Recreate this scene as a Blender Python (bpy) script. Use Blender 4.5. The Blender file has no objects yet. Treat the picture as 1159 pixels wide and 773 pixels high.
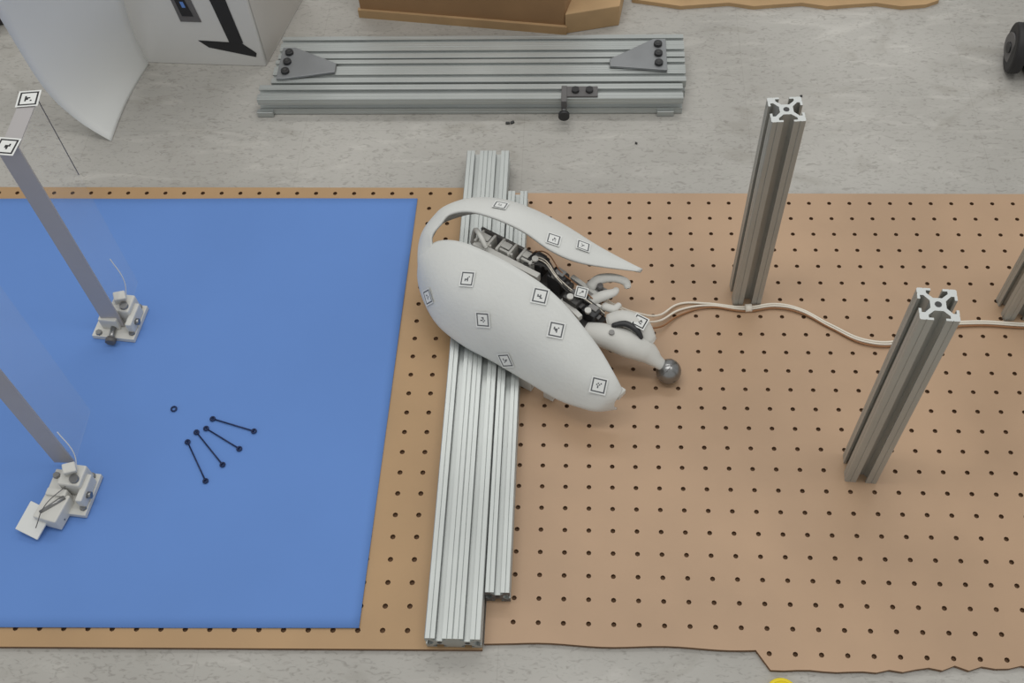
import bpy, math, random
import numpy as np
from mathutils import Matrix, Vector
random.seed(4)
U=0.0254   # everything below is laid out in inches
sc=bpy.context.scene
FZ=-0.2    # lab floor level (pegboard top is z=0)

# ---------------------------------------------------------------- materials
def lin(c):
    return tuple(((v/255)/12.92 if v/255<=0.04045 else ((v/255+0.055)/1.055)**2.4) for v in c)+(1,)
def mat(name,rgb,rough=0.6,metal=0.0,noise=0.0,scale=8,bump=0.0,rgb2=None,spec=0.5,bscale=None):
    m=bpy.data.materials.new(name); m.use_nodes=True
    nt=m.node_tree; b=nt.nodes['Principled BSDF']
    b.inputs['Roughness'].default_value=rough; b.inputs['Metallic'].default_value=metal
    b.inputs['Specular IOR Level'].default_value=spec
    c=lin(rgb); c2=lin(rgb2) if rgb2 else tuple(v*(1-noise) for v in c[:3])+(1,)
    tc=nt.nodes.new('ShaderNodeTexCoord')
    n=nt.nodes.new('ShaderNodeTexNoise'); n.inputs['Scale'].default_value=scale; n.inputs['Detail'].default_value=6
    nt.links.new(tc.outputs['Object'],n.inputs['Vector'])
    r=nt.nodes.new('ShaderNodeValToRGB'); r.color_ramp.elements[0].position=0.35; r.color_ramp.elements[1].position=0.65
    r.color_ramp.elements[0].color=c2; r.color_ramp.elements[1].color=c
    nt.links.new(n.outputs['Fac'],r.inputs['Fac']); nt.links.new(r.outputs['Color'],b.inputs['Base Color'])
    if bump:
        n2=nt.nodes.new('ShaderNodeTexNoise'); n2.inputs['Scale'].default_value=bscale or scale*6
        nt.links.new(tc.outputs['Object'],n2.inputs['Vector'])
        bp=nt.nodes.new('ShaderNodeBump'); bp.inputs['Strength'].default_value=bump; bp.inputs['Distance'].default_value=0.002
        nt.links.new(n2.outputs['Fac'],bp.inputs['Height']); nt.links.new(bp.outputs['Normal'],b.inputs['Normal'])
    return m
M_board=mat('hardboard',(186,154,124),0.5,noise=0.14,scale=6,bump=0.05)
M_boardL=mat('hardboard_darker',(178,144,104),0.5,noise=0.12,scale=8)
M_boarddark=mat('hardboard_edge_and_hole_shade',(120,90,64),0.8,noise=0.2,scale=30)  # board edges, plus the shade inside the peg holes painted dark brown
M_mat=mat('blue_foam',(101,140,206),0.75,noise=0.06,scale=4,bump=0.03,spec=0.25)
M_alu=mat('anodised_aluminium',(186,190,188),0.38,0.6,noise=0.12,scale=10)
M_alupost=mat('aluminium_post_finish',(176,176,170),0.42,0.4,noise=0.10,scale=12)
M_slot=mat('recess_shade_and_crumb_grey',(70,70,70),0.6,0.3,noise=0.1)  # shade of bores and bolt sockets as colour; the crumbs' own grey too
M_white=mat('printed_white_plastic',(212,213,210),0.62,noise=0.05,scale=14,bump=0.16,bscale=240)
M_white2=mat('white_plastic_parts',(208,207,202),0.55,noise=0.06,scale=40)
M_black=mat('black_plastic',(42,42,44),0.45,noise=0.3,scale=60)
M_ink=mat('black_ink',(34,34,36),0.7,noise=0.1)
M_inkfaint=mat('grey_toner',(92,94,97),0.7,noise=0.1)
M_paper=mat('paper_white',(222,223,221),0.8,noise=0.02)
M_steel=mat('steel',(150,150,150),0.28,0.9,noise=0.15,scale=40)
M_plate=mat('grey_plate',(142,144,146),0.4,0.4,noise=0.1,scale=30)
M_frost=mat('frosted_grey_strip',(176,172,172),0.35,0.1,noise=0.06,scale=12)
M_link=mat('dark_blue_black_steel',(30,44,84),0.4,0.4,noise=0.2,scale=60)
M_cwhite=mat('wire_white',(228,220,206),0.5,noise=0.03)
M_cbrown=mat('wire_brown',(150,104,66),0.5,noise=0.1)
M_card=mat('cardboard',(156,122,86),0.85,noise=0.14,scale=12)
M_card2=mat('cardboard_light',(186,154,114),0.85,noise=0.12,scale=20)
M_carton=mat('carton_white',(206,205,202),0.6,noise=0.03,scale=10)
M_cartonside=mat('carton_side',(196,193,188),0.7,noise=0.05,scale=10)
M_yellow=mat('yellow_plastic',(232,208,20),0.4,noise=0.05)
M_rubber=mat('rubber',(34,33,35),0.6,noise=0.3,scale=40)
M_grey=mat('grey_plastic',(98,96,96),0.5,noise=0.1,scale=40)
M_dgrey=mat('dark_grey_plastic',(72,70,69),0.5,noise=0.2,scale=40)
M_midgrey=mat('mid_grey_plastic',(140,138,136),0.5,noise=0.1,scale=40)
M_bright=mat('bare_cut_aluminium',(200,203,202),0.5,0.4,noise=0.03)

M_acr=bpy.data.materials.new('clear_acrylic'); M_acr.use_nodes=True
nt=M_acr.node_tree; b=nt.nodes['Principled BSDF']; out=nt.nodes['Material Output']
b.inputs['Base Color'].default_value=(0.65,0.65,0.65,1); b.inputs['Roughness'].default_value=0.08
tr=nt.nodes.new('ShaderNodeBsdfTransparent'); mx=nt.nodes.new('ShaderNodeMixShader'); mx.inputs[0].default_value=0.06
nt.links.new(tr.outputs[0],mx.inputs[1]); nt.links.new(b.outputs[0],mx.inputs[2]); nt.links.new(mx.outputs[0],out.inputs[0])

# floor
M_floor=bpy.data.materials.new('worn_vinyl_floor'); M_floor.use_nodes=True
nt=M_floor.node_tree; b=nt.nodes['Principled BSDF']; b.inputs['Roughness'].default_value=0.5; b.inputs['Specular IOR Level'].default_value=0.35
tc=nt.nodes.new('ShaderNodeTexCoord')
def nz(scale,det,sx=1,sy=1,dist=0):
    mp=nt.nodes.new('ShaderNodeMapping'); mp.inputs['Scale'].default_value=(sx,sy,1)
    nt.links.new(tc.outputs['Object'],mp.inputs['Vector'])
    n=nt.nodes.new('ShaderNodeTexNoise'); n.inputs['Scale'].default_value=scale; n.inputs['Detail'].default_value=det
    n.inputs['Distortion'].default_value=dist
    nt.links.new(mp.outputs[0],n.inputs['Vector']); return n
def ramp(n,p0,c0,p1,c1):
    r=nt.nodes.new('ShaderNodeValToRGB'); e=r.color_ramp.elements
    e[0].position=p0;e[0].color=c0;e[1].position=p1;e[1].color=c1
    nt.links.new(n.outputs[0],r.inputs[0]); return r
def mix(a,bb,mode,fac):
    m=nt.nodes.new('ShaderNodeMixRGB'); m.blend_type=mode; m.inputs[0].default_value=fac
    nt.links.new(a.outputs[0],m.inputs[1]); nt.links.new(bb.outputs[0],m.inputs[2]); return m
base=ramp(nz(3.5,9),0.3,lin((160,157,151)),0.7,lin((186,183,177)))
spk=ramp(nz(90,4,1,2.2,1.5),0.32,(0.70,0.69,0.68,1),0.46,(1,1,1,1))
wear=ramp(nz(14,7,0.5,2,1.4),0.55,(1,1,1,1),0.72,(1.2,1.2,1.2,1))
stain=ramp(nz(7,8,1,1.5,2.0),0.30,(0.84,0.83,0.81,1),0.42,(1,1,1,1))
m1=mix(base,spk,'MULTIPLY',0.8); m2=mix(m1,wear,'MULTIPLY',0.9); m2=mix(m2,stain,'MULTIPLY',0.8)
bk=nt.nodes.new('ShaderNodeTexBrick'); bk.offset=0; bk.inputs['Scale'].default_value=1.0
bk.inputs['Brick Width'].default_value=12*U; bk.inputs['Row Height'].default_value=12*U; bk.inputs['Mortar Size'].default_value=0.0006
bk.inputs['Color1'].default_value=(1,1,1,1);bk.inputs['Color2'].default_value=(0.97,0.97,0.97,1);bk.inputs['Mortar'].default_value=(0.72,0.71,0.69,1)
mpb=nt.nodes.new('ShaderNodeMapping'); mpb.inputs['Location'].default_value=(3*U,-4.5*U,0)
nt.links.new(tc.outputs['Object'],mpb.inputs['Vector']); nt.links.new(mpb.outputs[0],bk.inputs['Vector'])
m3=mix(m2,bk,'MULTIPLY',0.3)
nt.links.new(m3.outputs[0],b.inputs['Base Color'])

# ---------------------------------------------------------------- helpers
def empty(name,loc):
    e=bpy.data.objects.new(name,None); e.empty_display_size=0.02
    e.location=Vector(loc)*U; sc.collection.objects.link(e); return e
def mk(name,verts,faces,mats,parent=None,smooth=False,midx=None):
    me=bpy.data.meshes.new(name)
    me.from_pydata([tuple(Vector(v)*U) for v in verts],[],faces)
    if not isinstance(mats,(list,tuple)): mats=[mats]
    for m in mats: me.materials.append(m)
    if midx is not None: me.polygons.foreach_set('material_index',midx)
    if smooth: me.polygons.foreach_set('use_smooth',[True]*len(me.polygons))
    me.update()
    ob=bpy.data.objects.new(name,me); sc.collection.objects.link(ob)
    if parent:
        ob.parent=parent; ob.matrix_parent_inverse=Matrix.Translation(-parent.location)
    return ob
def bevel(ob,w=0.04,seg=2):
    m=ob.modifiers.new('b','BEVEL'); m.width=w*U; m.segments=seg; m.limit_method='ANGLE'; m.angle_limit=0.7; return ob
def box(name,c,s,m,parent=None,rot=0,tilt=(0,0),bev=0.03):
    R=Matrix.Rotation(math.radians(rot),3,'Z')@Matrix.Rotation(math.radians(tilt[0]),3,'X')@Matrix.Rotation(math.radians(tilt[1]),3,'Y')
    vs=[]
    for x in(-.5,.5):
        for y in(-.5,.5):
            for z in(-.5,.5): vs.append(Vector(c)+R@Vector((x*s[0],y*s[1],z*s[2])))
    f=[(0,1,3,2),(4,6,7,5),(0,4,5,1),(2,3,7,6),(0,2,6,4),(1,5,7,3)]
    ob=mk(name,vs,f,m,parent)
    if bev: bevel(ob,bev)
    return ob
def cyl(name,a,b_,r,m,parent=None,n=20,r2=None,bev=0):
    a=Vector(a);b_=Vector(b_);d=(b_-a).normalized(); x=d.orthogonal().normalized(); y=d.cross(x); r2=r if r2 is None else r2
    vs=[];
    for c,rr in((a,r),(b_,r2)):
        for i in range(n):
            t=2*math.pi*i/n; vs.append(c+(x*math.cos(t)+y*math.sin(t))*rr)
    f=[(i,(i+1)%n,n+(i+1)%n,n+i) for i in range(n)]+[tuple(range(n))[::-1],tuple(range(n,2*n))]
    ob=mk(name,vs,f,m,parent)
    for p in list(ob.data.polygons)[:n]: p.use_smooth=True
    if bev: bevel(ob,bev)
    return ob
def prism(name,poly,z0,z1,m,parent=None,bev=0.0):
    n=len(poly); vs=[(x,y,z0) for x,y in poly]+[(x,y,z1) for x,y in poly]
    f=[(i,(i+1)%n,n+(i+1)%n,n+i) for i in range(n)]+[tuple(range(n))[::-1],tuple(range(n,2*n))]
    ob=mk(name,vs,f,m,parent)
    if bev: bevel(ob,bev)
    return ob
def sphere(name,c,r,m,parent=None,s=(1,1,1),n=24):
    vs=[];f=[]
    for i in range(n//2+1):
        ph=math.pi*i/(n//2)
        for j in range(n):
            t=2*math.pi*j/n
            vs.append((c[0]+r*s[0]*math.sin(ph)*math.cos(t),c[1]+r*s[1]*math.sin(ph)*math.sin(t),c[2]+r*s[2]*math.cos(ph)))
    for i in range(n//2):
        for j in range(n): f.append((i*n+j,(i+1)*n+j,(i+1)*n+(j+1)%n,i*n+(j+1)%n))
    return mk(name,vs,f,m,parent,True)
def wire(name,pts,r,m,parent=None):
    cu=bpy.data.curves.new(name,'CURVE'); cu.dimensions='3D'; cu.bevel_depth=r*U; cu.bevel_resolution=3; cu.use_fill_caps=True
    sp=cu.splines.new('BEZIER'); sp.bezier_points.add(len(pts)-1)
    for p,q in zip(sp.bezier_points,pts):
        p.co=Vector(q)*U; p.handle_left_type=p.handle_right_type='AUTO'
    cu.materials.append(m)
    ob=bpy.data.objects.new(name,cu); sc.collection.objects.link(ob)
    if parent: ob.parent=parent; ob.matrix_parent_inverse=Matrix.Translation(-parent.location)
    return ob
def tag(name,c,nrm,up,s,parent,seed=0,ink=None):
    # paper fiducial marker: white margin, thin printed frame, small glyph in the middle
    rr=random.Random(seed); nrm=Vector(nrm).normalized(); up=Vector(up); up=(up-nrm*up.dot(nrm)).normalized(); rt=up.cross(nrm)
    c=Vector(c)+nrm*0.03; N=12; vs=[];f=[];mi=[]; lo,hi=4,7
    glyph={(5,5),(6,6)}
    for _ in range(6): glyph.add((rr.randint(lo,hi),rr.randint(lo,hi)))
    for i in range(N+1):
        for j in range(N+1): vs.append(c+rt*(j/N-.5)*s+up*(i/N-.5)*s)
    for i in range(N):
        for j in range(N):
            f.append((i*(N+1)+j,i*(N+1)+j+1,(i+1)*(N+1)+j+1,(i+1)*(N+1)+j))
            ring=min(i,j,N-1-i,N-1-j)
            mi.append(1 if ring==1 or (i,j) in glyph else 0)
    return mk(name,vs,f,[M_paper,ink or M_inkfaint],parent,midx=mi)
def catmull(P,u):
    n=len(P)-1; i=min(int(u),n-1); t=u-i
    g=lambda k:np.array(P[max(0,min(n,k))],float)
    p0,p1,p2,p3=g(i-1),g(i),g(i+1),g(i+2)
    return 0.5*((2*p1)+(-p0+p2)*t+(2*p0-5*p1+4*p2-p3)*t*t+(-p0+3*p1-3*p2+p3)*t**3)

def extrusion(name,nx,ny,u,length,origin,axis,parent=None,m=M_alu,rot=0,lw=0.28,mats_end=M_bright,uy=None):
    uy=uy or u
    sec=[]
    def side(p,d,nrm,cnt,us,ud):
        p=Vector(p);d=Vector(d);nrm=Vector(nrm)
        for k in range(cnt):
            c=p+d*us*(k+.5); mn=min(us,ud)
            o=mn*lw/2; w=mn*0.27; lip=mn*0.07; dp=mn*0.30
            if k>0:
                g=p+d*us*k; e=mn*0.03
                sec.extend([g-d*e, g+nrm*e, g+d*e])
            g=c-d*mn*0.33; e=mn*.018; sec.extend([g-d*e,g+nrm*e,g+d*e])
            sec.extend([c-d*o, c-d*o+nrm*lip, c-d*w+nrm*lip, c-d*w+nrm*lip*2.2, c-d*(w*.42)+nrm*dp, c+d*(w*.42)+nrm*dp, c+d*w+nrm*lip*2.2, c+d*w+nrm*lip, c+d*o+nrm*lip, c+d*o])
            g=c+d*mn*0.33; e=mn*.018; sec.extend([g-d*e,g+nrm*e,g+d*e])
    W,H=nx*u,ny*uy; c_=0.03*min(u,uy)
    sec.append(Vector((0,c_))); sec.append(Vector((c_,0))); side((0,0),(1,0),(0,1),nx,u,uy)
    sec.append(Vector((W-c_,0))); sec.append(Vector((W,c_))); side((W,0),(0,1),(-1,0),ny,uy,u)
    sec.append(Vector((W,H-c_))); sec.append(Vector((W-c_,H))); side((W,H),(-1,0),(0,-1),nx,u,uy)
    sec.append(Vector((c_,H))); sec.append(Vector((0,H-c_))); side((0,H),(0,-1),(1,0),ny,uy,u)
    n=len(sec)
    R=Matrix.Rotation(math.radians(rot),3,'Z'); flip=False
    if axis=='Z': T=lambda a,b_,l: Vector(origin)+R@Vector((a-W/2,b_-H/2,l))
    elif axis=='Y': T=lambda a,b_,l: Vector(origin)+R@Vector((a,l,b_)); flip=True
    else: T=lambda a,b_,l: Vector(origin)+R@Vector((l,a,b_))
    vs=[T(p.x,p.y,0) for p in sec]+[T(p.x,p.y,length) for p in sec]
    f=[(i,(i+1)%n,n+(i+1)%n,n+i) for i in range(n)]; mi=[0]*n
    f+=[tuple(range(n))[::-1],tuple(range(n,2*n))]; mi+=[1,1]
    if flip: f=[tuple(reversed(q)) for q in f]
    for i in range(nx):
        for j in range(ny):
            for l in (-0.012,length+0.012):
                k0=len(vs)
                for a in range(12):
                    t=2*math.pi*a/12; vs.append(T((i+.5)*u+math.cos(t)*u*.09,(j+.5)*uy+math.sin(t)*u*.09,l))
                f.append(tuple(range(k0,k0+12))); mi.append(2)  # flat disc, the core bore's shade painted on
    return mk(name,vs,f,[m,mats_end,M_slot],parent,midx=mi)

# ---------------------------------------------------------------- floor
mk('floor',[(-80,-40,FZ),(80,-40,FZ),(80,90,FZ),(-80,90,FZ)],[(0,1,2,3)],M_floor)

# ---------------------------------------------------------------- pegboards
def pegboard(name,x0,x1,y0,y1,offx,offy,top,skip=None,rag=None,r=0.105,warp=None):
    xs=[k+offx for k in range(-60,60) if x0+0.2<k+offx<x1-0.2]; ys=[k+offy for k in range(-5,30) if y0+0.2<k+offy<y1-0.2]
    ex=[x0]+[(a+b_)/2 for a,b_ in zip(xs,xs[1:])]+[x1]; ey=[y0]+[(a+b_)/2 for a,b_ in zip(ys,ys[1:])]+[y1]
    vs=[];f=[];mi=[]
    def fix(x,y):
        if rag: return rag(x,y)
        return x,y
    for i,cx in enumerate(xs):
        for j,cy in enumerate(ys):
            a,b_,c,d=ex[i],ex[i+1],ey[j],ey[j+1]
            if skip and skip(cx,cy): continue
            o=[(b_,cy),(b_,d),(cx,d),(a,d),(a,cy),(a,c),(cx,c),(b_,c)]
            o=[fix(*q) for q in o]; k=len(vs)
            vs+= [(x,y,0) for x,y in o]
            ring=[(cx+r*math.cos(t*math.pi/4),cy+r*math.sin(t*math.pi/4)) for t in range(8)]
            vs+= [(x,y,0) for x,y in ring]; vs+=[(x,y,-0.15) for x,y in ring]
            for q in range(8):
                w=(q+1)%8
                f.append((k+q,k+w,k+8+w,k+8+q)); mi.append(0)
                f.append((k+8+q,k+8+w,k+16+w,k+16+q)); mi.append(1)
            f.append(tuple(k+16+q for q in range(8))); mi.append(1)  # dark face closing the hole, its colour stands in for shade
            def wall(p,q):
                kk=len(vs); vs.extend([(p[0],p[1],0),(q[0],q[1],0),(q[0],q[1],FZ),(p[0],p[1],FZ)]); f.append((kk,kk+1,kk+2,kk+3)); mi.append(1)
            if j==0 or (skip and skip(cx,ys[j-1])): wall(o[5],o[6]); wall(o[6],o[7])
            if j==len(ys)-1: wall(o[1],o[3])
            if i==0 or (skip and skip(xs[i-1],cy)): wall(o[3],o[5])
            if i==len(xs)-1: wall(o[7],o[1])
    if warp: vs=[warp(*v) for v in vs]
    return mk(name,vs,f,[top,M_boarddark],None,midx=mi)
pegboard('pegboard',-38,-3.62,0.05,24.2,0.35,0.8,M_boardL,r=.115,warp=lambda x,y,z:(x,y-0.4*((-3.6-x)/19)*(1-y/24.2),z))
def rag(x,y):
    if y<0 and x>7.05:
        return x, -0.42+ (0 if x<12 else 0.5*(x-12)/6)+ (0.10*math.sin(x*5.3)+0.07*math.sin(x*11.7) if x>12 else 0.03*math.sin(x*3))
    if y<0.8: return x,(0.34-0.05*math.sin(x*1.3) if x<=7.05 else y)
    return x,y
pegboard('pegboard.001',-3.56,30.0,-0.45,23.85,0.55,0.2,M_board,skip=lambda x,y:(y<0.6 and x<7.05),rag=rag)

nx,ny=60,40; vs=[];f=[]
for j in range(ny+1):
    for i in range(nx+1):
        a,b_=i/nx,j/ny
        xr=-8.6+0.3*b_; x=-34+(xr+34)*a; y=(0.15+0.62*a)+(23.15-0.5*a)*b_
        vs.append((x,y,0.07+0.02*math.sin(x*.5)*math.sin(y*.45+1)))
for j in range(ny):
    for i in range(nx): k=j*(nx+1)+i; f.append((k,k+1,k+nx+2,k+nx+1))
mo=mk('blue_foam_mat',vs,f,M_mat,None,True); so=mo.modifiers.new('s','SOLIDIFY'); so.thickness=0.05*U; so.offset=-1

# ---------------------------------------------------------------- centre beams
e=empty('aluminium_extrusion_beam',(-4.7,13,0))
extrusion('profile',2,1,1.1,25.75,(-5.82,0.12,0.0),'Y',e,uy=1.0,mats_end=M_alupost)
e=empty('aluminium_extrusion_beam.001',(-3.0,12.6,0))
extrusion('profile',1,1,1.0,21.1,(-3.58,2.05,0.0),'Y',e,uy=0.95,mats_end=M_grey)

# ---------------------------------------------------------------- background extrusion frame
e=empty('aluminium_extrusion_frame',(-6,32,0))
extrusion('rail_back',2,1,0.9,22.6,(-16.9,32.85,FZ+0.02),'X',e,uy=1.25)
extrusion('rail_middle',2,1,0.9,22.7,(-17.0,30.98,FZ+0.02),'X',e,uy=1.2)
extrusion('rail_front',1,1,1.15,23.1,(-17.6,29.72,FZ+0.01),'X',e,uy=1.15)
def gusset(n,poly,z,bolts):
    prism(n,poly,z,z+0.14,M_plate,e,bev=0.03)
    for i,(x,y) in enumerate(bolts):
        cyl(n+'_bolt_%d'%i,(x,y,z+0.1),(x,y,z+0.32),0.23,M_black,e,16,bev=0.04)
        cyl(n+'_hex_%d'%i,(x,y,z+0.3),(x,y,z+0.335),0.1,M_slot,e,6)
gusset('gusset_left',[(-16.7,33.6),(-16.0,33.6),(-13.5,32.3),(-13.5,31.6),(-16.3,31.1),(-16.7,31.1)],1.06,[(-16.25,33.1),(-16.25,32.35),(-16.25,31.6)])
gusset('gusset_right',[(4.7,34.1),(4.0,34.1),(1.6,32.5),(1.6,31.95),(4.7,31.6)],1.08,[(4.25,33.6),(4.25,32.85),(4.25,32.1)])
box('hinge_plate',(0.1,30.15,1.02),(1.7,0.75,0.12),M_grey,e)
cyl('hinge_bolt',(-0.25,30.15,1.0),(-0.25,30.15,1.25),0.2,M_black,e)
cyl('hinge_bolt_2',(0.5,30.15,1.0),(0.5,30.15,1.25),0.2,M_black,e)
box('hinge_tab',(-0.85,29.9,0.8),(0.3,1.2,0.7),M_grey,e)
cyl('hinge_screw',(-0.85,29.6,0.6),(-0.85,28.9,0.5),0.12,M_steel,e)
cyl('hinge_knob',(-0.85,29.0,0.5),(-0.85,28.8,0.5),0.3,M_black,e)
for i,x in enumerate((-17.3,4.6)): box('foot_%d'%i,(x,29.65,FZ+.2),(0.9,0.3,0.35),M_alu,e)

# ---------------------------------------------------------------- posts
for i,(x,y,r) in enumerate([(7.93,17.5,3),(12.07,8.3,-4),(20.25,16.75,5)]):
    e=empty('aluminium_extrusion_post'+('' if i==0 else '.%03d'%i),(x,y,0))
    extrusion('profile',1,1,1.32,12,(x,y,0.0),'Z',e,M_alupost,rot=r,lw=0.3)

# ---------------------------------------------------------------- acrylic stands
def stand(idx,x,y,H,dep,foot):
    e=empty('acrylic_marker_stand'+('' if idx==0 else '.%03d'%idx),(x,y,0)); z0=0.1
    box('front_strip',(x,y,z0+0.35+(H-.35)/2),(0.92,0.08,H-.35),M_frost,e,bev=0)
    box('clear_sheet',(x+0.46,y+dep/2,z0+0.35+(H-.35)/2),(0.05,dep,H-.35),M_acr,e,bev=0)
    if idx==0: box('sheet_edge',(x+0.46,y+dep,z0+H-2.2),(0.03,0.03,4.4),M_grey,e,bev=0)
    box('top_bridge',(x+0.1,y+dep/2,H+0.08),(0.7,dep*0.95,0.05),M_acr if idx else M_frost,e,bev=0)
    tag('marker_near',(x,y,H+0.12),(0,0,1),(0.1,1,0),0.9,e,idx,M_ink)
    tag('marker_far',(x+0.1,y+dep,H+0.12),(0,0,1),(-.1,1,0),0.9,e,idx+7,M_ink)
    fx,fy=foot
    box('base_plate',(fx,fy,z0+0.13),(2.1,2.0,0.26),M_white2,e,rot=-6)
    box('clamp_block',(fx+0.35,fy+0.35,z0+0.75),(1.0,1.0,1.0),M_white2,e,rot=-6,bev=0.08)
    box('clamp_jaw_front',(fx-0.25,fy-0.35,z0+0.62),(0.9,0.35,0.75),M_white2,e,rot=-6,bev=0.06)
    box('clamp_jaw_side',(fx+0.85,fy-0.1,z0+0.6),(0.3,1.3,0.7),M_white2,e,rot=-6,bev=0.06)
    box('wedge',(fx+0.3,fy+0.5,z0+1.45),(0.55,0.45,0.5),M_white2,e,rot=20,tilt=(15,10),bev=0.06)
    cyl('thumb_screw',(fx-0.1,fy-0.4,z0+0.45),(fx-0.1,fy-1.3,z0+0.35),0.13,M_steel,e)
    cyl('thumb_nut',(fx-0.1,fy-1.1,z0+0.36),(fx-0.1,fy-1.35,z0+0.34),0.25,M_grey,e,6)
    for k,(dx,dy) in enumerate([(-.8,-.75),(.8,-.75),(.8,.75),(-.8,.75)]):
        cyl('base_bolt_%d'%k,(fx+dx,fy+dy,z0+.24),(fx+dx,fy+dy,z0+.4),0.15,M_steel,e,6)
    cyl('upright_bolt',(fx+.55,fy+.1,z0+1.2),(fx+.55,fy+.1,z0+1.4),0.2,M_steel,e,12)
    cyl('jaw_bolt',(fx+.95,fy-.3,z0+.6),(fx+1.15,fy-.3,z0+.6),0.16,M_steel,e,6)
    wire('tie_wire',[(fx+.6,fy+.5,z0+1.4),(fx+.75,fy+.8,z0+2.4),(fx+.45,fy+1.1,z0+3.6)],0.022,M_paper,e)
    return e
stand(0,-22.0,15.05,12.4,2.6,(-21.9,15.4))
e=stand(1,-22.45,7.75,12.4,2.6,(-21.85,6.35))
box('fallen_plate',(-22.95,4.9,0.55),(1.1,1.3,0.12),M_paper,e,rot=-25,tilt=(18,10))
box('lower_clamp',(-22.2,5.4,0.55),(1.1,1.3,0.8),M_white2,e,rot=-14,bev=.06)
cyl('lower_screw',(-22.6,5.1,0.9),(-21.7,5.8,1.0),0.1,M_steel,e)
wire('loose_wire',[(-21.7,6.2,1.2),(-22.3,5.2,1.3),(-22.6,4.4,0.9)],0.02,M_grey,e)

# ---------------------------------------------------------------- ball link rods on the mat
def torus(name,c,R_,r_,m,parent):
    vs=[];f=[]
    for u in range(18):
        for v in range(8):
            tu,tv=2*math.pi*u/18,2*math.pi*v/8
            vs.append((c[0]+(R_+r_*math.cos(tv))*math.cos(tu),c[1]+(R_+r_*math.cos(tv))*math.sin(tu),c[2]+r_*math.sin(tv)))
            f.append((u*8+v,((u+1)%18)*8+v,((u+1)%18)*8+(v+1)%8,u*8+(v+1)%8))
    return mk(name,vs,f,m,parent,True)
L=[((-17.3,9.0),(-16.1,7.1)),((-17.0,9.5),(-15.5,7.9)),((-16.6,9.7),(-14.9,8.7)),((-16.4,10.2),(-14.4,9.6))]
for i,(a,b_) in enumerate(L):
    e=empty('ball_link_rod'+('' if i==0 else '.%03d'%i),(a[0],a[1],0.15)); z=0.15
    cyl('rod',(*a,z),(*b_,z),0.033,M_link,e,10)
    for k,p in enumerate((a,b_)): torus('rod_end_%d'%k,(p[0],p[1],z),0.095,0.04,M_link,e)
torus('washer_ring',(-18.3,10.7,.13),.12,.035,M_link,None)

# ---------------------------------------------------------------- robot
rb=empty('shelled_robot',(-3,15,1))
A=[(-7.2,17.6,3.0),(-6.4,17.7,3.6),(-5.4,17.3,4.1),(-4.3,16.6,4.4),(-2.9,15.6,4.6),(-1.5,14.6,4.5),(-.5,13.7,4.2),(.3,12.8,3.8),(1.0,12.0,3.3),(1.6,11.1,2.8),(1.9,10.7,2.3)]
B=[(-7.4,17.3,2.4),(-7.4,16.7,2.0),(-7.0,15.6,1.8),(-6.3,14.5,1.6),(-5.1,13.5,1.5),(-3.7,12.7,1.4),(-2.2,11.7,1.4),(-.9,10.8,1.5),(.1,10.35,1.6),(.9,10.1,1.8),(1.6,10.3,2.0)]
O=[(-7.2,16.4,2.2),(-7.4,17.5,2.7),(-7.3,18.6,3.0),(-6.8,19.5,3.2),(-6.2,20.0,3.4),(-5.0,20.4,3.5),(-3.5,20.2,3.6),(-2.1,19.6,3.6),(-.6,18.7,3.5),(1.0,17.6,3.3),(2.85,16.6,3.0)]
I=[(-6.5,16.3,3.0),(-6.6,17.2,3.3),(-6.7,17.9,3.7),(-6.3,18.4,4.0),(-5.9,18.8,4.2),(-5.0,18.8,4.4),(-3.7,18.2,4.6),(-2.4,17.5,4.5),(-1.2,16.7,4.2),(.2,16.4,3.7),(2.75,16.5,3.0)]
def shell_pt(P,Q,u,t,amp):
    a=catmull(P,u); b_=catmull(Q,u)
    du=(catmull(P,min(u+.05,10))+catmull(Q,min(u+.05,10))-catmull(P,max(u-.05,0))-catmull(Q,max(u-.05,0)))
    n=np.cross(b_-a,du)
    nn=np.linalg.norm(n); n=n/nn if nn>1e-9 else np.array([0,0,1.])
    if n[2]<0: n=-n
    w=np.linalg.norm(b_-a)
    return a+(b_-a)*t+n*amp*w*math.sin(math.pi*t)
def shell(name,P,Q,amp,zc,inward,NU=80,NT=16,NB=5):
    vs=[];f=[];W=NT+NB+1
    for i in range(NU+1):
        u=10*i/NU
        a=catmull(P,u); b_=catmull(Q,u); z_=zc(u)
        for j in range(NT+1): vs.append(shell_pt(P,Q,u,j/NT,amp))
        hor=(a-b_); hor[2]=0; L_=np.linalg.norm(hor)+1e-6; hor=hor/L_
        end=b_+hor*min(inward,L_*.5); end[2]=z_
        ctrl=b_.copy(); ctrl[2]=(b_[2]+z_)/2; ctrl-=hor*0.12
        for j in range(1,NB+1):
            t=j/NB; vs.append((1-t)**2*b_+2*t*(1-t)*ctrl+t*t*end)
    for i in range(NU):
        for j in range(W-1): k=i*W+j; f.append((k,k+1,k+W+1,k+W))
    ob=mk(name,vs,f,M_white,rb,True)
    so=ob.modifiers.new('s','SOLIDIFY'); so.thickness=0.11*U; so.offset=0
    return ob
shell('front_shell',A,B,0.16,lambda u:1.02,0.6)
shell('rear_shell',I,O,0.10,lambda u:float(np.interp(u,[0,1,2.2,3.2,9.2,10],[1.05,1.3,1.9,2.5,2.6,2.9])),0.1)
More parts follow.
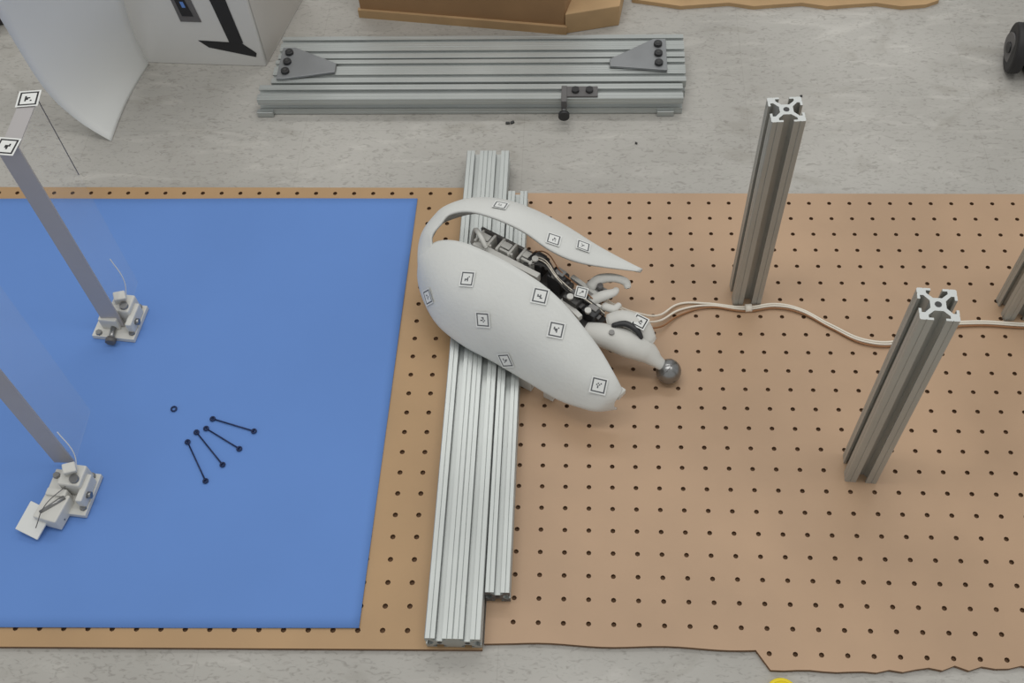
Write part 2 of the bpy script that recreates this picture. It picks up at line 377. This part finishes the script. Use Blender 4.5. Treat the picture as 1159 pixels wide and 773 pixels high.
def stag(n,P,Q,amp,u,t,s=0.68,seed=0):
    c=shell_pt(P,Q,u,t,amp); d1=shell_pt(P,Q,min(u+.1,10),t,amp)-shell_pt(P,Q,u-.1,t,amp)
    d2=shell_pt(P,Q,u,min(t+.03,1),amp)-shell_pt(P,Q,u,t-.03,amp)
    nn=np.cross(d1,d2); nn=nn if nn[2]>0 else -nn; nn=nn/np.linalg.norm(nn)
    tag(n,c+nn*0.07,nn,(0.25,1,0.2),s,rb,seed)
for k,(u,t) in enumerate([(3.3,.33),(4.25,.6),(5.15,.10),(6.2,.25),(8.6,.45),(5.3,.9),(2.2,.85)]): stag('marker_front_%d'%k,A,B,.16,u,t,s=.72,seed=20+k)
for k,(u,t) in enumerate([(6,.42),(7.9,.25),(8.7,.55)]): stag('marker_rear_%d'%k,I,O,.10,u,t,s=.66,seed=40+k)
def tube(name,pts,rs,m,parent,n=16,flat=1.0):
    vs=[];f=[];P=[np.array(p,float) for p in pts]; K=6*(len(P)-1)
    for i in range(K+1):
        u=(len(P)-1)*i/K; c=catmull(P,u); d=catmull(P,min(u+.05,len(P)-1))-catmull(P,max(0,u-.05)); d/=np.linalg.norm(d)
        s=np.cross(d,[0,0,1]); s/=np.linalg.norm(s)+1e-9; v=np.cross(s,d); r=float(np.interp(u,range(len(rs)),rs))
        if i in (0,K): r*=.55
        for j in range(n):
            t=2*math.pi*j/n; vs.append(c+s*r*math.cos(t)+v*r*flat*math.sin(t))
    for i in range(K):
        for j in range(n): f.append((i*n+j,i*n+(j+1)%n,(i+1)*n+(j+1)%n,(i+1)*n+j))
    f.append(tuple(range(n))); f.append(tuple(range(K*n,K*n+n))[::-1])
    return mk(name,vs,f,m,parent,True)
# inner frame
box('chassis_deck',(-2.6,17.1,1.85),(4.6,1.9,0.3),M_grey,rb,rot=-35)
box('chassis_deck_tail',(.1,15.1,1.6),(2.2,1.3,0.3),M_dgrey,rb,rot=-45)
box('spine_rail',(-3.3,17.1,2.9),(3.6,0.3,0.5),M_white2,rb,rot=-32)
box('spine_rail_rear',(-3.2,18.35,2.6),(3.2,0.14,0.5),M_midgrey,rb,rot=-32)
for k,(x,y) in enumerate([(-4.3,18.25),(-3.3,17.75),(-2.3,17.2)]):
    box('bracket_%d_left'%k,(x-.28,y+.1,2.9),(0.12,.75,.8),M_white2,rb,rot=-32)
    box('bracket_%d_right'%k,(x+.28,y-.2,2.9),(0.12,.75,.8),M_white2,rb,rot=-32)
    box('bracket_%d_web'%k,(x,y-.3,2.9),(0.7,.12,.7),M_white2,rb,rot=-32)
    box('bracket_%d_cap'%k,(x,y+.05,3.2),(0.5,.35,.12),M_white2,rb,rot=-32)
    cyl('bracket_%d_pin'%k,(x-.4,y+.3,3.0),(x+.4,y-.1,3.0),.08,M_steel,rb)
tube('rib_curve',[(-5.0,18.7,2.2),(-4.8,18.7,3.2),(-4.5,18.0,3.7),(-4.2,17.4,3.5)],[.12,.12,.12,.12],M_white2,rb)
for k,(x,y,z,s) in enumerate([(-1.8,17.0,2.9,(.85,.65,.8)),(-.9,16.2,2.7,(.8,.7,.9)),(-.2,15.3,2.3,(.8,.65,.9)),(.6,14.8,2.1,(0.75,.55,.6))]):
    box('servo_%d'%k,(x,y,z),s,M_black if k!=2 else M_dgrey,rb,rot=-38,bev=.06)
    box('servo_cap_%d'%k,(x+.1,y+.1,z+s[2]/2+.03),(s[0]*.6,s[1]*.5,.12),M_midgrey if k%2 else M_grey,rb,rot=-38)
    box('servo_flange_%d'%k,(x,y,z+.1),(s[0]*1.35,s[1]*.45,.1),M_grey,rb,rot=-38)
    cyl('servo_horn_%d'%k,(x-.15,y-.1,z+s[2]/2),(x-.15,y-.1,z+s[2]/2+.14),.15,M_white2,rb)
for k in range(7):
    o=random.uniform(-.4,.4); o2=random.uniform(-.3,.3)
    wire('harness_%d'%k,[(-2.4+o*.4,17.1+o,3.1),(-1.6+o2*.4,16.9+o,3.4+o*.2),(-.9+o*.4,16.1+o2,3.25),(-.2+o2,15.6+o*.6,2.85),(.6+o*.3,15.2+o2*.5,2.5),(1.2,14.9+o*.4,2.0)],0.028,[M_black,M_cwhite,M_dgrey,M_cbrown][k%4],rb)
box('link_strut',(-.3,14.9,2.3),(1.3,.25,.3),M_white2,rb,rot=-50)
box('link_strut_rear',(.3,16.15,2.3),(1.6,.22,.3),M_white2,rb,rot=-42)
box('tail_clevis',(.75,15.2,2.0),(.7,.14,.8),M_white2,rb,rot=-35)
tag('marker_joint',(0.15,15.35,2.95),(0.1,-.2,1),(0.2,1,0),0.55,rb,3)
tube('claw_upper',[(.5,16.0,2.4),(.95,16.35,2.6),(1.6,16.45,2.6),(2.15,16.3,2.5),(2.25,16.0,2.4)],[.26,.26,.22,.2,.14],M_white2,rb,flat=.7)
tube('claw_lower',[(.5,15.3,2.3),(1.1,15.5,2.5),(1.6,15.7,2.5),(1.75,16.0,2.4)],[.26,.26,.2,.12],M_white2,rb,flat=.7)
tube('claw_tip',[(1.1,15.2,2.2),(1.6,15.0,2.2),(1.9,15.3,2.2)],[.22,.2,.12],M_white2,rb,flat=.7)
box('claw_mount',(.8,15.85,2.15),(.9,.8,.5),M_midgrey,rb,rot=-30,bev=.08)
cyl('claw_pivot',(1.0,15.95,2.2),(1.0,15.95,2.7),0.14,M_grey,rb)
# tail link
tube('tail_link',[(0.3,14.0,1.8),(1.2,13.75,1.9),(2.2,13.45,1.75),(3.0,13.25,1.45),(3.55,12.95,1.1),(3.95,12.85,.7)],[.5,.6,.68,.58,.33,.24],M_white2,rb,flat=.75)
tube('tail_link_upper',[(1.3,14.35,2.1),(2.0,14.45,2.25),(2.8,14.15,2.1),(3.3,13.55,1.6)],[.34,.42,.46,.28],M_white2,rb,flat=.7)
tube('tail_slot',[(1.5,14.0,2.33),(2.1,14.05,2.42),(2.6,13.8,2.3),(2.85,13.5,2.03)],[.1,.15,.15,.08],M_black,rb,flat=.8)
cyl('tail_screw',(1.5,13.6,2.2),(1.5,13.6,2.42),.13,M_midgrey,rb,12)
tag('marker_tail',(2.75,14.15,2.42),(0.1,-.1,1),(.5,1,0),.66,rb,9,M_ink)
sphere('tail_ball',(4.1,12.75,.57),.57,M_steel,rb)
cyl('ball_cap',(3.9,12.85,.75),(4.05,12.78,.62),.5,M_grey,rb,r2=.56)
box('foot_a',(-2.3,12.25,.7),(.7,.35,1.4),M_white2,rb,rot=-30); box('foot_b',(-1.2,11.7,.75),(.5,.4,1.5),M_white2,rb,rot=-30)
box('foot_c',(1.85,10.75,1.9),(.5,.25,.3),M_white2,rb,rot=50)
box('support_block',(-3.9,15.8,1.25),(2.2,1.6,.5),M_white2,rb,rot=-30)

# cable
e=empty('cable_bundle',(10,16,0))
pts=[(0.9,15.6,2.2),(1.9,15.5,1.5),(2.8,15.3,1.0),(3.7,15.6,.4),(4.8,16.5,.1),(6.1,16.75,.1),(7.9,16.55,.1),(9.3,16.75,.1),(10.4,16.5,.1),(11.7,15.6,.1),(13.2,14.75,.1),(14.8,14.75,.1),(16.5,15.6,.1),(18.2,15.85,.1),(20.6,15.75,.1),(26,15.9,.1)]
for k,(m,r,o) in enumerate([(M_cwhite,.05,.0),(M_cwhite,.05,.12),(M_cbrown,.045,-.12)]):
    q=[(x+ .05*math.sin(i*2+k),y+o*(1+ (1.8 if 1<i<5 else 0)*(1 if k else -.6)),z) for i,(x,y,z) in enumerate(pts)]
    wire('wire_%d'%k,q,r,m,e)
cyl('cable_clip',(7.85,16.58,.13),(8.15,16.6,.13),.2,M_cwhite,e,12)

# ---------------------------------------------------------------- background props
e=empty('printed_carton',(-21,36,0))
P0,P1,P2=Vector((-25.6,34.0,0)),Vector((-18.0,33.6,0)),Vector((-16.7,39.6,0)); P3=P0+(P2-P1)
prism('carton_body',[(p.x,p.y) for p in (P0,P1,P2,P3)],FZ,13,[M_carton],e,bev=.05)
dx=(P1-P0).normalized(); nn=Vector((dx.y,-dx.x,0))
def onface(name,poly,m,off=.02):
    vs=[P0+dx*(a+.5)+nn*off+Vector((0,0,z)) for a,z in poly]
    return mk(name,vs,[tuple(range(len(vs)))],m,e)
onface('print_base',[(3.6,1.6),(4.1,1.1),(6.7,.5),(6.8,.8),(6.1,1.5)],M_ink)
onface('print_arm',[(4.6,7.5),(5.8,7.5),(6.0,4.0),(6.2,1.5),(5.4,1.5),(5.1,4.2)],M_ink,.03)
onface('print_logo',[(3.0,2.9),(4.2,2.9),(3.9,5.4),(2.8,5.4)],M_grey,.03)
onface('print_logo_mark',[(3.2,3.3),(3.85,3.3),(3.6,4.8),(3.05,4.8)],M_ink,.05)
onface('print_logo_dot',[(3.4,3.9),(3.6,3.9),(3.55,4.3),(3.35,4.3)],M_mat,.07)
d2=(P2-P1).normalized()
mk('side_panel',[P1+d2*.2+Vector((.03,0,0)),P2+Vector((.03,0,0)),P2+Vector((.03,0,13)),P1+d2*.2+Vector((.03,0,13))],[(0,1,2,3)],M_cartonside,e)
Lf=[(-25.6,27.7,FZ+.03),(-27.0,27.9,1.2),(-27.9,27.9,3.4),(-28.2,27.9,7.0),(-28.0,27.5,11.0),(-27.4,27.2,15)]
Rt=[(-24.9,33.8,FZ+.03),(-24.8,33.4,1.3),(-24.5,32.9,3.4),(-24.0,32.2,6.0),(-23.6,31.5,9.5),(-23.2,31,13)]
vs=[];f=[]
for i in range(31):
    u=5*i/30; a=catmull(Lf,u); b_=catmull(Rt,u)
    for j in range(13):
        t=j/12; p=a+(b_-a)*t; p=p+np.array([-.15,0,.1])*math.sin(math.pi*t); vs.append(p)
for i in range(30):
    for j in range(12): k=i*13+j; f.append((k,k+1,k+14,k+13))
pp=mk('paper_sheet',vs,f,M_paper,None,True); so=pp.modifiers.new('s','SOLIDIFY'); so.thickness=.03*U
e=empty('cardboard_box',(-5,39,0))
prism('box_body',[(-13.0,37.9),(-0.9,36.3),(0.4,40.5),(-12,42)],FZ,6.5,M_card,e,bev=.08)
prism('side_flap',[(-.9,36.2),(2.2,36.9),(2.6,39.6),(0,40)],FZ,1.2,M_card2,e,bev=.05)
prism('bottom_lip',[(-13.1,37.75),(-.8,36.1),(-.8,36.35),(-13.1,38.0)],FZ,.35,M_card2,e)
e=empty('cardboard_scrap',(12,39,0))
pl=[(3.0,38.9)]+[(3+i*1.4,38.45-.02*i+.18*math.sin(i*2.1)) for i in range(1,13)]+[(20.6,38.6),(21,44),(3,44)]
prism('scrap_sheet',pl,FZ,.05,M_card2,e)
prism('scrap_sheet_upper',[(x+.3,y+.7) for x,y in pl],.05,.25,M_card,e)
e=empty('black_equipment_case',(-36,39,0))
prism('case_body',[(-38.5,36.6),(-34.0,37.4),(-34.2,41),(-39,41)],FZ,2.6,M_black,e,bev=.15)
prism('case_rim',[(-38.4,36.5),(-33.9,37.3),(-33.95,37.5),(-38.4,36.7)],.9,1.2,M_grey,e)
box('case_handle',(-36.2,36.7,1.6),(1.4,.3,.35),M_grey,e,rot=10)
e=empty('swivel_caster',(23.8,33.3,1.1)); cxw=Vector((23.9,33.2,1.15))
cyl('tyre',cxw+Vector((-.75,.1,0)),cxw+Vector((-.1,0,0)),1.35,M_rubber,e,36,bev=.15)
cyl('tyre_twin',cxw+Vector((.2,0,0)),cxw+Vector((.85,0,0)),1.35,M_rubber,e,36,bev=.15)
cyl('hub',cxw+Vector((-.82,.1,0)),cxw+Vector((-.7,.1,0)),.8,M_grey,e,30,bev=.03)
cyl('axle_cap',cxw+Vector((-.9,.1,0)),cxw+Vector((-.8,.1,0)),.3,M_black,e,20)
box('fork',cxw+Vector((.05,.5,1.0)),(.25,1.6,1.4),M_black,e,bev=.1)
cyl('stem',cxw+Vector((.05,.8,1.2)),cxw+Vector((.05,.8,3.2)),.25,M_steel,e)
e=empty('yellow_cap',(7.9,-1.35,FZ)); cyl('cap_rim',(7.9,-1.35,FZ),(7.9,-1.35,FZ+.3),.62,M_yellow,e,30,bev=.08)
sphere('cap_dome',(7.9,-1.35,FZ+.28),.5,M_yellow,e,(1,1,.4))
e=empty('floor_debris',(-4,30,FZ))
for k,(x,y) in enumerate([(-3.9,29.0),(-3.65,29.05),(3,27.5),(12,31)]): box('crumb_%d'%k,(x,y,FZ+.06),(.22 if k<2 else .08,.14,.12),M_slot,e,rot=k*30)

# ---------------------------------------------------------------- camera
Y,h,pitch,yaw,roll,fpx=[-13.6393, 42.2863, 0.9784, -0.1077, -0.0793, 1233.7073]
cp,sp=math.cos(pitch),math.sin(pitch)
fwd=Vector((math.sin(yaw)*cp,math.cos(yaw)*cp,-sp)); rgt=Vector((math.cos(yaw),-math.sin(yaw),0)); up=rgt.cross(fwd)
r2=rgt*math.cos(roll)+up*math.sin(roll); u2=-rgt*math.sin(roll)+up*math.cos(roll)
cd=bpy.data.cameras.new('camera'); co=bpy.data.objects.new('camera',cd); sc.collection.objects.link(co)
R=Matrix((r2,u2,-fwd)).transposed().to_4x4()
co.matrix_world=Matrix.Translation(Vector((0,Y,h))*U)@R
cd.sensor_width=36; cd.sensor_fit='HORIZONTAL'; cd.lens=fpx/1159*36; cd.clip_start=0.02; cd.clip_end=50
sc.camera=co

# ---------------------------------------------------------------- lights: fluorescent ceiling fixtures
def area(name,loc,sx,sy,p,col=(1,.985,.955)):
    l=bpy.data.lights.new(name,'AREA'); l.shape='RECTANGLE'; l.size=sx; l.size_y=sy; l.energy=p; l.color=col
    o=bpy.data.objects.new(name,l); o.location=loc; sc.collection.objects.link(o)
area('ceiling_light_a',(0,0.25,2.5),2.4,.3,17)
area('ceiling_light_b',(0,1.9,2.5),2.4,.3,17)
w=bpy.data.worlds.new('room_ambient'); sc.world=w; w.use_nodes=True
w.node_tree.nodes['Background'].inputs[0].default_value=(.99,1,.98,1); w.node_tree.nodes['Background'].inputs[1].default_value=0.52
sc.view_settings.view_transform='Standard'
